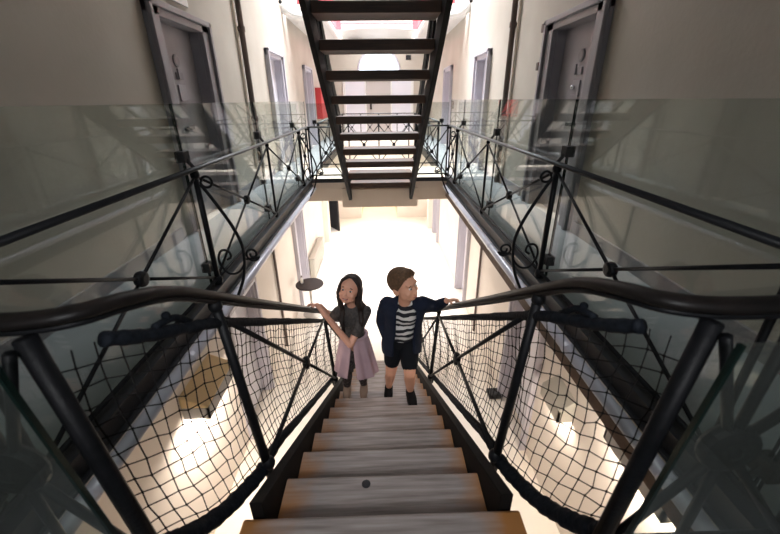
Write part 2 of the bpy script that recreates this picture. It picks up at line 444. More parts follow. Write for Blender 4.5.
half = [(.03 + .66 * math.cos(a), 2.02 + .66 * math.sin(a)) for a in [PI * t / 20 for t in range(21)]]
MB().prism(half, 1, YBACK - .03, YBACK - .01).build('pane', M['fan'], w)
fr = MB().tube([(.03 + .69 * math.cos(PI * t / 20), YBACK - .03, 2.02 + .69 * math.sin(PI * t / 20)) for t in range(21)], .035, 6)
fr.box((-.7, YBACK - .06, 1.98), (.76, YBACK, 2.03))
for a in (PI / 4, PI / 2, 3 * PI / 4): fr.tube([(.03, YBACK - .035, 2.02), (.03 + .68 * math.cos(a), YBACK - .035, 2.02 + .68 * math.sin(a))], .012, 6)
fr.build('frame', M['paleframe'], w)
c = empty('security_camera', (-.66, YBACK - .2, 2.78), 'black box camera high on the back wall left of the arched window', 'camera')
MB().box((-.83, YBACK - .3, 2.72), (-.5, YBACK - .12, 2.84)).build('housing', M['black'], c, bevel=.01)
MB().box((-.70, YBACK - .12, 2.76), (-.63, YBACK, 2.80)).build('bracket', M['black'], c)
tag(MB().box((.93, YBACK - .03, 2.36), (1.10, YBACK, 2.50)).build('wall_box', M['doordark'], bevel=.005), 'small grey box on the back wall right of the arched window', 'box')

# ---- doors on the long walls
def wall_door(n, sx, o, frame_m, leaf_m, hang='detail', wid=.16, top=.09, knob=False, ground=False):
    y0, y1, z0, z1 = o
    d = empty('door_%d' % n, (sx * XW, (y0 + y1) / 2, z0), kind='structure')
    X = lambda a: sx * (XW + a)
    b = MB()
    for (a, e) in ((y0 - wid, y0 + .02), (y1 - .02, y1 + wid)):
        b.box((X(-.045), a, z0), (X(0), e, z1 + top))
    b.box((X(-.045), y0 - wid, z1 - .02), (X(0), y1 + wid, z1 + top))
    # raised outer moulding
    b.box((X(-.075), y0 - wid, z0), (X(-.045), y0 - wid + .05, z1 + top)); b.box((X(-.075), y1 + wid - .05, z0), (X(-.045), y1 + wid, z1 + top))
    b.box((X(-.075), y0 - wid, z1 + top - .05), (X(-.045), y1 + wid, z1 + top))
    # lining of the reveal
    b.box((X(0), y0, z0), (X(.2), y0 + .02, z1)); b.box((X(0), y1 - .02, z0), (X(.2), y1, z1)); b.box((X(0), y0, z1 - .02), (X(.2), y1, z1))
    b.build('frame', frame_m, d, bevel=.008)
    lf = MB().box((X(.10), y0 + .02, z0 + .01), (X(.15), y1 - .02, z1 - .02)).build('leaf', leaf_m, d)
    if hang == 'detail':
        ym = (y0 + y1) / 2
        cv = MB().lathe([(.055, 0), (.055, .012), (.04, .02)], (X(.10), ym, z0 + 1.52), (-sx, 0, 0), 16).build('peephole_cover', M['doorframe'], lf)
        b = MB().box((X(.085), ym - .06, z0 + 1.36), (X(.10), ym + .06, z0 + 1.42)).box((X(.085), ym + .03 * sx, z0 + 1.36), (X(.07), ym + .05 * sx, z0 + 1.45))
        b.build('hatch_latch', M['doorframe'], lf)
        b = MB().box((X(.085), ym - .07, z0 + 1.17), (X(.10), ym + .07, z0 + 1.31)).box((X(.08), ym - .075, z0 + 1.165), (X(.09), ym + .075, z0 + 1.185)).build('hatch_flap', M['doorleaf'], lf, bevel=.004)
        if knob: MB().ell((X(.07), ym + .02, z0 + 1.25), .022).tube([(X(.07), ym + .02, z0 + 1.25), (X(.10), ym + .02, z0 + 1.25)], .01, 8).build('knob', M['silver'], lf, smooth=True)
        MB().box((X(.06), ym - .12, z0 + .90), (X(.10), ym + .03, z0 + .935)).build('bolt', M['doordark'], lf, bevel=.004)
    else:
        MB().box((X(.06), y0 + .07, z0 + .9), (X(.10), y0 + .13, z0 + 1.0)).build('lock', M['doordark'], lf)
    return d
n = 2
for i, o in enumerate(doorsL):
    wall_door(n, -1, o, M['doorframe'] if i == 0 else M['paleframe'], M['doorleaf'] if i == 0 else M['paleleaf'], 'detail' if i == 0 else 'lock', .16 if i == 0 else .1); n += 1
for i, o in enumerate(doorsR):
    wall_door(n, 1, o, M['doorframe'] if i == 0 else M['paleframe'], M['doorleaf'] if i == 0 else M['paleleaf'], 'detail' if i == 0 else 'lock', .16 if i == 0 else .1, knob=(i == 0)); n += 1
for o in gL[:2]: wall_door(n, -1, o, M['paleframe'], M['paleleaf'], 'lock', .07, .06); n += 1
for o in gR: wall_door(n, 1, o, M['paleframe'], M['paleleaf'], 'lock', .07, .06); n += 1
# black leaf standing ajar at the far end of the ground floor
d = empty('door_%d' % n, (-XW, 13.0, GZ), kind='structure')
q = MB().box((0, -.025, 0), (.62, .025, 2.05)).build('leaf', M['black'], d, origin=(0, 0, 0))
q.location = (0.02, -.05, .01); q.rotation_euler = (0, 0, -math.radians(56))
# piers at the far end below
slab('trim_5', (-XW, 11.35, GZ), (-XW + .16, 11.75, -.36), M['ground_plaster'])
slab('trim_6', (XW - .16, 12.6, GZ), (XW, 13.0, -.36), M['ground_plaster'])

# ------------------------------------------------------------------ wall furniture
for sx, side, y in ((-1, 'left', 5.80), (1, 'right', 5.64)):
    p = empty('downpipe', (sx * (XW - .05), y, GZ), 'brown vertical downpipe on the %s wall between the two doors' % side, 'pipe', 'wall downpipes')
    MB().tube([(sx * (XW - .05), y, .0), (sx * (XW - .05), y, ROOF)], .036, 12).build('pipe', M['darkpipe'], p, smooth=True)
    MB().tube([(sx * (XW - .02), y - .12, 0), (sx * (XW - .02), y - .12, ROOF)], .014, 8).build('conduit', M['fascia'], p, smooth=True)
    for z in (.9, 2.0):
        MB().tube([(sx * (XW - .05), y, z), (sx * (XW - .05), y, z + .06)], .046, 12).box((sx * (XW - .04), y - .07, z + .015), (sx * XW, y + .07, z + .045)).build('collar', M['darkpipe'], p)
for sx, side, y in ((-1, 'left', 5.80), (1, 'right', 6.15)):
    o = MB().tube([(sx * (XW - .03), y, GZ), (sx * (XW - .03), y, -.14)], .022, 10).build('wall_pipe', M['darkpipe'], smooth=True)
    tag(o, 'thin dark pipe running down the %s ground floor wall' % side, 'pipe')
for sx, side in ((-1, 'left'), (1, 'right')):
    p = empty('conduit', (sx * 1.055, YN, -.135), 'shiny grey conduit along the edge of the %s gallery' % side, 'pipe', 'gallery edge conduits')
    MB().tube([(sx * 1.055, YN + .03, -.135), (sx * 1.055, YB0 - .02, -.135)], .032, 12).build('pipe', M['pipe'], p, smooth=True)
    b = MB()
    for k in range(7):
        y = .9 + .8 * k; b = MB().tube([(sx * 1.055, y - .015, -.135), (sx * 1.055, y + .015, -.135)], .036, 12).box((sx * 1.055, y - .012, -.15), (sx * 1.092, y + .012, -.12)).build('saddle', M['pipe'], p)
o = MB().box((-XW, 3.98, 1.99), (-XW + .02, 4.36, 2.13)).build('door_plate', M['white'], bevel=.004)
tag(o, 'white plate fixed to the wall above the near left cell door', 'plate')
for z, y, lab in ((1.84, 4.62, 'brown junction box at the top corner of the near right cell door frame'), (1.48, 4.63, 'small brown junction box halfway down beside the near right cell door frame')):
    o = empty('junction_box', (XW - .03, y, z), lab, 'junction box', 'junction boxes by the right door')
    MB().box((XW - .05, y - .03, z - .04), (XW, y + .03, z + .04)).build('box', M['darkpipe'], o, bevel=.005)
o = empty('red_panel', (-XW + .04, 12.65, .66), 'red box on the left wall near the back of the upper gallery', 'hose cabinet')
MB().box((-XW, 11.9, .66), (-XW + .17, 13.4, 1.5)).build('cabinet', M['red'], o, bevel=.01)
MB().box((-XW + .17, 13.0, 1.0), (-XW + .185, 13.04, 1.12)).build('handle', M['silver'], o)

# wall lamps throwing light onto the ground floor walls
def wall_lamp(sx, y0, y1, z, top, front, label, dep=.24):
    o = empty('wall_lamp', (sx * XW, (y0 + y1) / 2, z), label, 'wall lamp', 'ground floor wall lamps')
    x0, x1 = sx * XW, sx * (XW - dep)
    MB().prism([(x0, z + .16), (x1, z + .05), (x1, z + .03), (x0, z + .03)], 1, y0, y1).build('top_cover', top, o, bevel=.008)
    MB().box((x1, y0, z - .1), (x1 + sx * .02, y1, z + .03)).box((x0, y0, z - .1), (x1, y0 + .02, z + .03)).box((x0, y1 - .02, z - .1), (x1, y1, z + .03)).build('shade', front, o)
    MB().box((x0 - sx * .02, y0 + .04, z - .06), (x1 + sx * .04, y1 - .04, z - .04)).build('light_panel', M['lit'], o)
    return o
wall_lamp(-1, 2.58, 3.22, -1.40, M['lampwood'], M['lampgrey'], 'yellow topped lamp box on the left ground floor wall behind the net')
wall_lamp(1, 2.62, 3.02, -1.62, M['radiator'], M['radiator'], 'grey lamp box on the right ground floor wall behind the net', .15)
wall_lamp(1, 1.30, 1.90, -.98, M['lampwood'], M['lampgrey'], 'lamp box high on the right ground floor wall, mostly hidden by the gallery edge')
o = empty('floor_box', (XW - .14, 4.72, GZ), 'small black box on the floor against the right ground floor wall', 'box')
MB().box((XW - .22, 4.30, GZ), (XW - .03, 4.48, GZ + .06)).build('body', M['black'], o, bevel=.01)
MB().box((XW - .20, 4.32, GZ + .06), (XW - .05, 4.46, GZ + .07)).build('lid', M['doordark'], o)

# round table, bottle, radiator
t = empty('bistro_table', (-1.50, 6.92, GZ), 'small round dark topped pedestal table by the left ground floor wall', 'table')
MB().lathe([(.27, 0), (.285, .006), (.285, .024), (.27, .03)], (-1.50, 6.92, GZ + .70), seg=40).build('tabletop', M['table'], t)
MB().tube([(-1.50, 6.92, GZ + .02), (-1.50, 6.92, GZ + .70)], .025, 12).build('pedestal', M['steel'], t, smooth=True)
MB().lathe([(.2, 0), (.2, .012), (.05, .03)], (-1.50, 6.92, GZ), seg=28).build('base', M['steel'], t)
b = empty('bottle', (-1.66, 6.95, GZ + .73), 'small white bottle on the round dark table', 'bottle')
MB().lathe([(.028, 0), (.03, .01), (.03, .09), (.014, .12), (.012, .135)], (-1.66, 6.95, GZ + .73), seg=16).build('body', M['white'], b, smooth=True)
MB().lathe([(.015, 0), (.015, .03)], (-1.66, 6.95, GZ + .865), seg=12).build('cap', M['darkpipe'], b)
r = empty('radiator', (-1.73, 9.3, GZ), 'long pale radiator against the left ground floor wall beyond the round table', 'radiator')
MB().box((-XW + .03, 8.5, GZ + .1), (-1.68, 10.1, GZ + .60)).build('panel', M['radiator'], r, bevel=.015)
b = MB()
for k in range(26): b.box((-1.68, 8.53 + k * .06, GZ + .13), (-1.665, 8.56 + k * .06, GZ + .57))
b.build('fins', M['radiator'], r)
MB().box((-XW + .02, 8.48, GZ + .60), (-1.665, 10.12, GZ + .625)).build('grille', M['steel'], r)
for y in (8.7, 9.9): MB().box((-XW + .04, y - .02, GZ), (-1.70, y + .02, GZ + .1)).build('foot', M['radiator'], r)

# ------------------------------------------------------------------ ironwork
def spiral(c, r0, r1, a0, turns, u, w, n=22):
    c, u, w = V(c), V(u), V(w)
    return [c + u * (math.cos(a0 + 2 * PI * turns * t / n) * (r0 + (r1 - r0) * t / n)) + w * (math.sin(a0 + 2 * PI * turns * t / n) * (r0 + (r1 - r0) * t / n)) for t in range(n + 1)]

def rosette(c, axis, r, parent, m=None):
    b = MB().lathe([(r * .5, -.022), (r * .92, -.016), (r, -.006), (r, .006), (r * .92, .016), (r * .5, .022)], c, axis, 18)
    b.ell(c, (r * .42,) * 3)
    q = MB()
    return b.build('rosette', m or M['iron'], parent, smooth=False)

def bar(b, p, q, r, seg=7): b.tube([p, q], r, seg)

def railing(name, label, p0, p1, posts, z=0., top=True, scroll=(), inward=None, group=None, zr=ZR, panels=None, r_post=.014):
    """straight run of fan-braced iron railing from p0 to p1; posts = distances along"""
    p0, p1 = V((*p0, z)), V((*p1, z)); d = (p1 - p0); L = d.length; d.normalize()
    nrm = V((-d.y, d.x, 0))
    R = empty(name, tuple((p0 + p1) / 2), label, 'railing', group)
    up = V((0, 0, 1))
    MB().tube([p0 + up * zr, p1 + up * zr], .024, 10, sq=(1, .55)).build('top_rail', M['railtop'], R, smooth=True)
    MB().tube([p0 + up * .065, p1 + up * .065], .012, 8).build('bottom_rail', M['iron'], R, smooth=True)
    for k, s in enumerate(posts):
        q = p0 + d * s
        b = MB(); main = k in scroll
        rr = r_post * (1.25 if main else .85)
        b.tube([q + up * .0, q + up * zr], rr, 8)
        b.ell(q + up * (zr - .03), (rr * 1.6, rr * 1.6, rr * 2)); b.ell(q + up * .05, (rr * 1.8, rr * 1.8, rr * 2.4))
        po = b.build('post', M['iron'], R, smooth=True)
        if main and inward is not None:
            i = V(inward)
            A = lambda x, zz: q + i * x + up * zz
            b = MB()
            b.tube(smoothpath([A(.02, .70), A(.045, .66), A(.09, .58), A(.16, .44), A(.20, .32), A(.205, .22), A(.18, .08), A(.12, -.06), A(.06, -.16)], 5), .0105, 8)
            b.tube(smoothpath([A(.205, .22), A(.19, .15), A(.14, .10), A(.085, .10), A(.045, .15), A(.035, .21), A(.06, .262), A(.105, .262), A(.118, .22), A(.09, .198)], 5), .008, 7)
            b.tube([A(.215, .20)] + spiral(A(.262, .235), .05, .012, PI * 1.15, 1.5, -i, up), .008, 7)
            b.tube(spiral(A(.06, .715), .036, .03, PI, 1.0, i, up), .008, 7)
            b.build('scroll_bracket', M['iron'], R, smooth=True)
    pr = list(zip(posts[:-1], posts[1:])) if panels is None else panels
    for (a, e) in pr:
        A0, A1 = p0 + d * a + up * .07, p0 + d * a + up * (zr - .04)
        B0, B1 = p0 + d * e + up * .07, p0 + d * e + up * (zr - .04)
        c = (A0 + B1) / 2
        for q in (A0, A1, B0, B1):
            MB().tube([q, c], .0088, 7).build('brace', M['iron'], R, smooth=True)
        rosette(c, nrm, .038 if (e - a) > .8 else .03, R)
    return R

P = [.86, 2.30, 3.88, 5.46]
for sx, side in ((-1, 'left'), (1, 'right')):
    y0 = YN + .04
    railing('gallery_railing', 'black iron railing with rosettes and scrolls along the %s gallery' % side, (sx * XR, y0), (sx * XR, YB0),
            [0] + [q - y0 for q in P] + [YB0 - y0 - .02], scroll=(2, 4), inward=(-sx, 0, 0), group='long gallery railings',
            panels=[(P[i] - y0, P[i + 1] - y0) for i in range(3)] + [(P[3] - y0, YB0 - y0 - .02)])
    railing('gallery_railing', 'black iron railing of the far %s gallery beyond the bridge' % side, (sx * XR, YB1), (sx * XR, YE),
            [0.02, 1.6, 3.2, 4.78], scroll=(), group='far gallery railings')
    railing('bridge_railing', 'short black iron railing %s of the upper stair foot on the far bridge' % side, (sx * XR, YB0 + .02), (sx * .56, YB0 + .02),
            [0.03, XR - .56 - .03], group='short bridge railings', r_post=.016)
railing('bridge_railing', 'black iron railing across the far side of the bridge seen between the stair treads', (-XR, YB1 - .02), (XR, YB1 - .02), [.02, XR - .55, XR, XR + .55, 2 * XR - .02])
railing('landing_railing', 'black iron railing across the landing at the back of the hall', (-XR, YE + .03), (XR, YE + .03), [.02, XR - .55, XR, XR + .55, 2 * XR - .02])

# ---- glass barriers
def glass_panel(a, b, z0, z1, label, group, tilt=None, edges=True):
    """a,b = plan points of the bottom edge"""
    A, B = V((*a, z0)), V((*b, z0)); d = (B - A).normalized(); n = V((-d.y, d.x, 0)); up = V((0, 0, z1 - z0))
    o = empty('glass_panel', tuple((A + B) / 2), label, 'glass panel', group)
    h = .005
    mb = MB(); mb.add([A - n * h, B - n * h, B + n * h, A + n * h, A - n * h + up, B - n * h + up, B + n * h + up, A + n * h + up],
                      [(0, 3, 2, 1), (4, 5, 6, 7), (0, 1, 5, 4), (1, 2, 6, 5), (2, 3, 7, 6), (3, 0, 4, 7)])
    mb.build('pane', M['glass'], o)
    if edges:
        for q, s in ((A, 1), (B, -1)):
            e = MB(); k4 = (q - n * h * 1.05 - d * .001 * s, q + n * h * 1.05 - d * .001 * s, q + n * h * 1.05 + d * .003 * s, q - n * h * 1.05 + d * .003 * s)
            e.add(list(k4) + [x + up for x in k4], [(0, 3, 2, 1), (4, 5, 6, 7), (0, 1, 5, 4), (1, 2, 6, 5), (2, 3, 7, 6), (3, 0, 4, 7)])
            e.build('edge', M['glassedge'], o)
    return o
seams = [-.85, .74, 2.325, 3.82, 5.40, 6.42]
desc = ['beside the camera', 'nearest, below the blank near wall', 'between the two big scrolls and near door', 'in front of the downpipe', 'at the far corner by the bridge']
for sx, side in ((-1, 'left'), (1, 'right')):
    for k in range(5):
        o = glass_panel((sx * XG, seams[k] + .006), (sx * XG, seams[k + 1] - .006), .02, 1.15,
                        'tall glass barrier pane on the %s gallery, %s' % (side, desc[k]), 'gallery glass panes')
        if k:
            y = seams[k]
            for z in (.86, .14):
                MB().box((sx * (XG - .028), y - .036, z - .032), (sx * (XG + .028), y + .036, z + .032)).build('clamp', M['black'], o, bevel=.004)
                if z > .5: MB().tube([(sx * (XG - .02), y, z - .02), (sx * XR, y, ZR - .005)], .012, 6).build('clamp_arm', M['black'], o)
                else: MB().tube([(sx * (XG - .02), y, z), (sx * XR, y, .065)], .01, 6).build('clamp_arm', M['black'], o)
    # corner glass on the bridge side
    o = glass_panel((sx * 1.08, YB0 + .10), (sx * .62, YB0 + .10), .02, 1.12, 'glass pane behind the short bridge railing %s of the upper stair' % side, 'bridge glass panes')
    for x in (.98, .72):
        MB().box((sx * x - .03, YB0 + .075, .83), (sx * x + .03, YB0 + .125, .885)).build('clamp', M['black'], o, bevel=.004)
        MB().tube([(sx * x, YB0 + .08, .845), (sx * x, YB0 + .02, ZR)], .01, 6).build('clamp_arm', M['black'], o)

# ---- landing guards next to the camera: flared newel, braces, rosette, glass
for sx, side in ((-1, 'left'), (1, 'right')):
    R = empty('landing_railing', (sx * .9, .60, 0), 'thick black iron railing on the near landing, bottom %s corner' % side, 'railing', 'near landing railings')
    p = lambda x, z, y=.60: V((sx * x, y, z))
    MB().tube([p(.585, -.02), p(.692, .735, .63)], .021, 10).build('newel', M['iron'], R, smooth=True)
    MB().tube([p(1.08, .0, .6), p(1.085, .74, .6)], .016, 8).build('post', M['iron'], R, smooth=True)
    MB().tube([p(.62, .06), p(1.085, .06)], .012, 8).build('bottom_rail', M['iron'], R, smooth=True)
    c = p(.82, .405)
    for q in (p(.70, .72), p(1.075, .70), p(.63, .08), p(1.075, .08), p(.83, .73), p(.81, .07)):
        MB().tube([q, c], .012, 7).build('brace', M['iron'], R, smooth=True)
    rosette(c, (0, 1, 0), .070, R)
    # glass in front of it
    o = empty('glass_panel', (sx * .88, .555, .08), 'glass pane with green edge in front of the near landing railing, bottom %s corner' % side, 'glass panel', 'near landing glass panes')
    h = .005
    q = [(.598, .005), (1.14, .005), (1.14, .735), (.685, .735)]
    MB().prism([(sx * a, b) for a, b in q], 1, .548, .558).build('pane', M['glass'], o)
    e = MB(); e.prism([(sx * (a), b) for a, b in ((.592, .005), (.600, .005), (.688, .735), (.680, .735))], 1, .5470, .5590); e.build('edge', M['glassedge'], o)

# ------------------------------------------------------------------ stairs
def nos(y): return -RISE / GO * (y - YN)
# lower stair
st = empty('staircase', (0, YN, 0), 'worn timber staircase with dark stringers going down to the ground floor', 'staircase')
NS = 17
b = MB(); y1 = YN + GO
b.prism([(YN - .03, -RISE - .05), (y1 - .012, -RISE - .05), (y1, -RISE - .036), (y1, -RISE - .010), (y1 - .012, -RISE), (YN - .03, -RISE)], 0, -.487, .487)
tag(b.build('tread', M['tread'], st, bevel=.004), 'wider top tread of the stair')
first = None
for n in range(2, NS):
    y1 = YN + GO * n; y0 = y1 - GO - .025; z = -RISE * n
    if first is None:
        b = MB()
        prof = [(y0, z - .045), (y1 - .012, z - .045), (y1, z - .034), (y1, z - .010), (y1 - .012, z), (y0, z)]
        b.prism(prof, 0, -.42, .42)
        t = b.build('tread', M['tread'], st, bevel=.004); first = t
        base = t.location.copy()
    else:
        t = first.copy(); C.objects.link(t); t.parent = st
        if 'label' in t: del t['label']
        t.location = base + V((0, GO * (n - 2), -RISE * (n - 2)))
        if n % 2: t.rotation_euler = (0, 0, 0)
    if n == 2:
        q = MB().lathe([(.019, 0), (.019, .003), (.012, .005)], (-.072, 1.08, z), seg=16).build('bolt_head', M['doordark'], None)
        q.parent = t; q.location = V((-.072, 1.08, z)) - V(first['_o'])
        tag(t, 'second tread from the top with a dark round bolt head')
def stringer(x0, x1, ya, yb, lo, hi, m, parent, f):
    return MB().prism([(ya, f(ya) + lo), (yb, f(yb) + lo), (yb, f(yb) + hi), (ya, f(ya) + hi)], 0, x0, x1).build('stringer', m, parent, bevel=.004)
for sx in (-1, 1):
    y_end = YN + GO * NS
    q = MB().prism([(YN - .02, -.32), (YN + .1, -.40), (y_end - .2, GZ), (y_end + .04, GZ), (y_end + .04, nos(y_end) + .06), (YN + GO + .02, nos(YN + GO + .02) + .06), (YN + GO + .02, -RISE - .06), (YN - .02, -RISE - .06)], 0, sx * .424, sx * .47)
    q.build('stringer', M['stringer'], st, bevel=.004)

# upper stair (seen from below): lands on the far bridge and climbs towards the camera
RU, GU = .202, .29
us = empty('staircase', (.012, YB0, 0), 'dark timber staircase overhead seen from beneath, climbing from the far bridge', 'staircase')
us['_o'] = [0, YB0, 0]
first = None
for k in range(0, 15):
    ya = 5.79 - GU * k; z = RU * k - .012
    if first is None:
        b = MB().prism([(ya, z - .078), (ya + .30, z - .078), (ya + .315, z - .062), (ya + .315, z - .012), (ya + .30, z), (ya, z)], 0, -.466, .466)
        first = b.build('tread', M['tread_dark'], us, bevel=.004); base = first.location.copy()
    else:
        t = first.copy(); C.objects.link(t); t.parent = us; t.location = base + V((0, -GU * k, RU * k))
fu = lambda y: RU / GU * (6.03 - y)
for sx in (-1, 1):
    MB().prism([(5.90, -.31), (6.01, -.31), (6.01, -.02), (5.95, fu(5.95) - .10), (1.46, fu(1.46) - .10), (1.46, fu(1.46) - .37)], 0, sx * .468, sx * .512).build('stringer', M['stringer'], us, bevel=.004)

def hand_pts(sx):
    return [(sx * 1.095, .645, .775), (sx * .95, .65, .765), (sx * .80, .655, .757), (sx * .70, .662, .757), (sx * .625, .69, .757), (sx * .587, .78, .738), (sx * .57, .92, .682), (sx * .563, 1.13, .553), (sx * .552, 1.6, .253)]
def zh(y): return .553 - .631 * (y - 1.13)

for sx, side in ((-1, 'left'), (1, 'right')):
    up = V((0, 0, 1))
    R = empty('stair_balustrade', (sx * .52, 2.5, nos(2.5)), 'black iron stair balustrade with handrail on the %s of the lower stair' % side, 'balustrade', 'lower stair balustrades')
    hp = smoothpath(hand_pts(sx), 6) + [V((sx * .55, y, zh(y))) for y in (2.2, 3.05, 4.2, 5.3)]
    MB().tube(hp, .027, 12, sq=(1, .62)).build('handrail', M['handrail'], R, smooth=True)
    hp2 = [q - up * .022 for q in hp]
    MB().tube(hp2, .016, 8, sq=(1, .6)).build('rail_core', M['iron'], R, smooth=True)
    # leaning posts
    PY_ = [1.13, 3.05, 5.0]
    tops, bots = [], []
    for y in PY_:
        t = V((sx * (.563 if y < 2 else .55), y, zh(y) - .02)); b0 = V((sx * .492, y, nos(y) + .0))
        tops.append(t); bots.append(b0)
        MB().tube([b0, t], [.019, .017], 10).ell(t - up * .02, (.024, .024, .026)).ell(b0 + up * .09, (.028, .028, .033)).build('post', M['iron'], R, smooth=True)
        MB().tube(smoothpath([b0 + up * .10, b0 + V((sx * .03, .02, .03)), b0 + V((-sx * .02, .03, -.09))], 4), .016, 8).build('post_foot', M['iron'], R, smooth=True)
    for i in range(2):
        A0, A1, B0, B1 = bots[i] + up * .1, tops[i] - up * .06, bots[i + 1] + up * .1, tops[i + 1] - up * .06
        c = (A0 + A1 + B0 + B1) / 4
        for q in (A0, A1, B0, B1): MB().tube([q, c], .011, 8).build('brace', M['iron'], R, smooth=True)
        rosette(c, (1, 0, -.1 * sx), .045, R)
    # safety net with its padded edge rails
    N_ = empty('safety_net', (sx * .55, 2.5, nos(2.5)), 'black knotted safety net with padded edges along the %s stair balustrade' % side, 'net', 'stair safety nets')
    topp = [V((sx * .645, .745, .65)), V((sx * .61, .83, .60)), V((sx * .58, .98, .525))] + [V((sx * .565, y, zh(y) - .108)) for y in (1.13, 1.6, 2.2, 3.05, 4.2, 5.0)]
    jit = lambda k: 1 + .07 * math.sin(k * 2.1) + .05 * math.sin(k * 5.3)
    tp = smoothpath(topp, 8)
    MB().tube(tp, [.0195 * jit(k) for k in range(len(tp))], 9).build('padded_top_rail', M['pad'], N_, smooth=True)
    lump = smoothpath([V((sx * .60, .86, .605)), V((sx * .588, .93, .592)), V((sx * .583, 1.0, .535))], 5)
    MB().tube(lump, .011, 7).ell(V((sx * .593, .91, .612)), .012).build('tie', M['pad'], N_, smooth=True)
    botp = [V((sx * .615, .605, .07)), V((sx * .605, .66, .01)), V((sx * .585, .74, -.07)), V((sx * .56, .86, -.165)), V((sx * .535, 1.0, -.24)), V((sx * .518, 1.13, -.30))] + [V((sx * .53, y, nos(y) + .085)) for y in (1.35, 1.8, 2.4, 3.05, 4.0, 5.0)]
    bp_ = smoothpath(botp, 8)
    rb = [(.029 if q.y < 1.13 else .023) * jit(k + 3) for k, q in enumerate(bp_)]
    MB().tube(bp_, rb, 9).build('padded_bottom_rail', M['pad'], N_, smooth=True)
    # cords
    def resample(path, n):
        Ls = [0]
        for a, b in zip(path[:-1], path[1:]): Ls.append(Ls[-1] + (b - a).length)
        out = []; j = 0
        for i in range(n + 1):
            s = Ls[-1] * i / n
            while j < len(Ls) - 2 and Ls[j + 1] < s: j += 1
            f = (s - Ls[j]) / max(Ls[j + 1] - Ls[j], 1e-9); out.append(path[j].lerp(path[j + 1], min(1, f)))
        return out
    topn = [V((sx * .685, .62, .685)), V((sx * .665, .67, .67))] + tp
    def by_y(path, n, y0, y1):
        out = []
        for i in range(n + 1):
            y = y0 + (y1 - y0) * i / n
            for a, b in zip(path[:-1], path[1:]):
                if a.y - 1e-6 <= y <= b.y + 1e-6:
                    out.append(a.lerp(b, (y - a.y) / max(b.y - a.y, 1e-9))); break
        return out
    NU, NV = 92, 13
    ta, ba = by_y(topn, NU, .632, 4.99), by_y(bp_, NU, .625, 4.99)
    rnd = random.Random(3 + sx)
    G = []
    for i in range(NU + 1):
        row = []
        for j in range(NV + 1):
            f = j / NV; sag = math.sin(PI * f)
            q = ta[i].lerp(ba[i], f) + V((sx * (.035 * sag + .01 * math.sin(i * .8 + j * .5) * sag), 0, 0))
            if 0 < j < NV: q += V((0, rnd.uniform(-.007, .007) + .012 * math.sin(i * .37) * sag, rnd.uniform(-.007, .007) - .012 * sag * math.sin(i * .21 + 1)))
            row.append(q)
        G.append(row)
    cb = MB()
    for i in range(NU + 1): cb.tube(G[i], .0019, 4, cap=False)
    for j in range(1, NV): cb.tube([G[i][j] for i in range(NU + 1)], .0019, 4, cap=False)
    for i in range(0, NU + 1):
        if G[i][0].y > 3.4: continue
        for j in range(1, NV): cb.ell(G[i][j], .0042, None, 5, 4)
    cb.build('netting', M['cord'], N_)
    # balustrade of the upper stair
    R = empty('stair_balustrade', (sx * .52, 3.5, fu(3.5)), 'dark balustrade on the %s of the overhead stair' % side, 'balustrade', 'upper stair balustrades')
    hz = lambda y: fu(y) + .86
    MB().tube([(sx * .575, 5.98, hz(5.98)), (sx * .575, 1.46, hz(1.46))], .027, 10, sq=(1, .62)).build('handrail', M['handrail'], R, smooth=True)
    MB().tube([(sx * .553, 5.9, fu(5.9) + .19), (sx * .553, 1.46, fu(1.46) + .19)], .024, 9).build('padded_bottom_rail', M['pad'], R, smooth=True)
    MB().tube([(sx * .58, 5.9, hz(5.9) - .11), (sx * .58, 1.46, hz(1.46) - .11)], .02, 9).build('padded_top_rail', M['pad'], R, smooth=True)
    ys = [5.9, 4.1, 2.3]
    for y in ys: MB().tube([(sx * .525, y, fu(y)), (sx * .575, y, hz(y))], .018, 8).build('post', M['iron'], R, smooth=True)
    for a, e in zip(ys[:-1], ys[1:]):
        c = V((sx * .55, (a + e) / 2, (fu(a) + fu(e)) / 2 + .45))
        for (y, z) in ((a, .14), (a, .8), (e, .14), (e, .8)): MB().tube([(sx * .55, y, fu(y) + z), c], .010, 7).build('brace', M['iron'], R, smooth=True)
        rosette(c, (1, 0, 0), .045, R)

# ------------------------------------------------------------------ people
def frame(fwd, roll=0.):
    """columns: right-hand side of the face as seen from the front is -x; y = forward, z = up"""
    f = V(fwd).normalized(); x = f.cross(V((0, 0, 1))).normalized(); u = x.cross(f)
    R = Matrix((x, f, u)).transposed()
    return R @ Matrix.Rotation(roll, 3, 'Y')

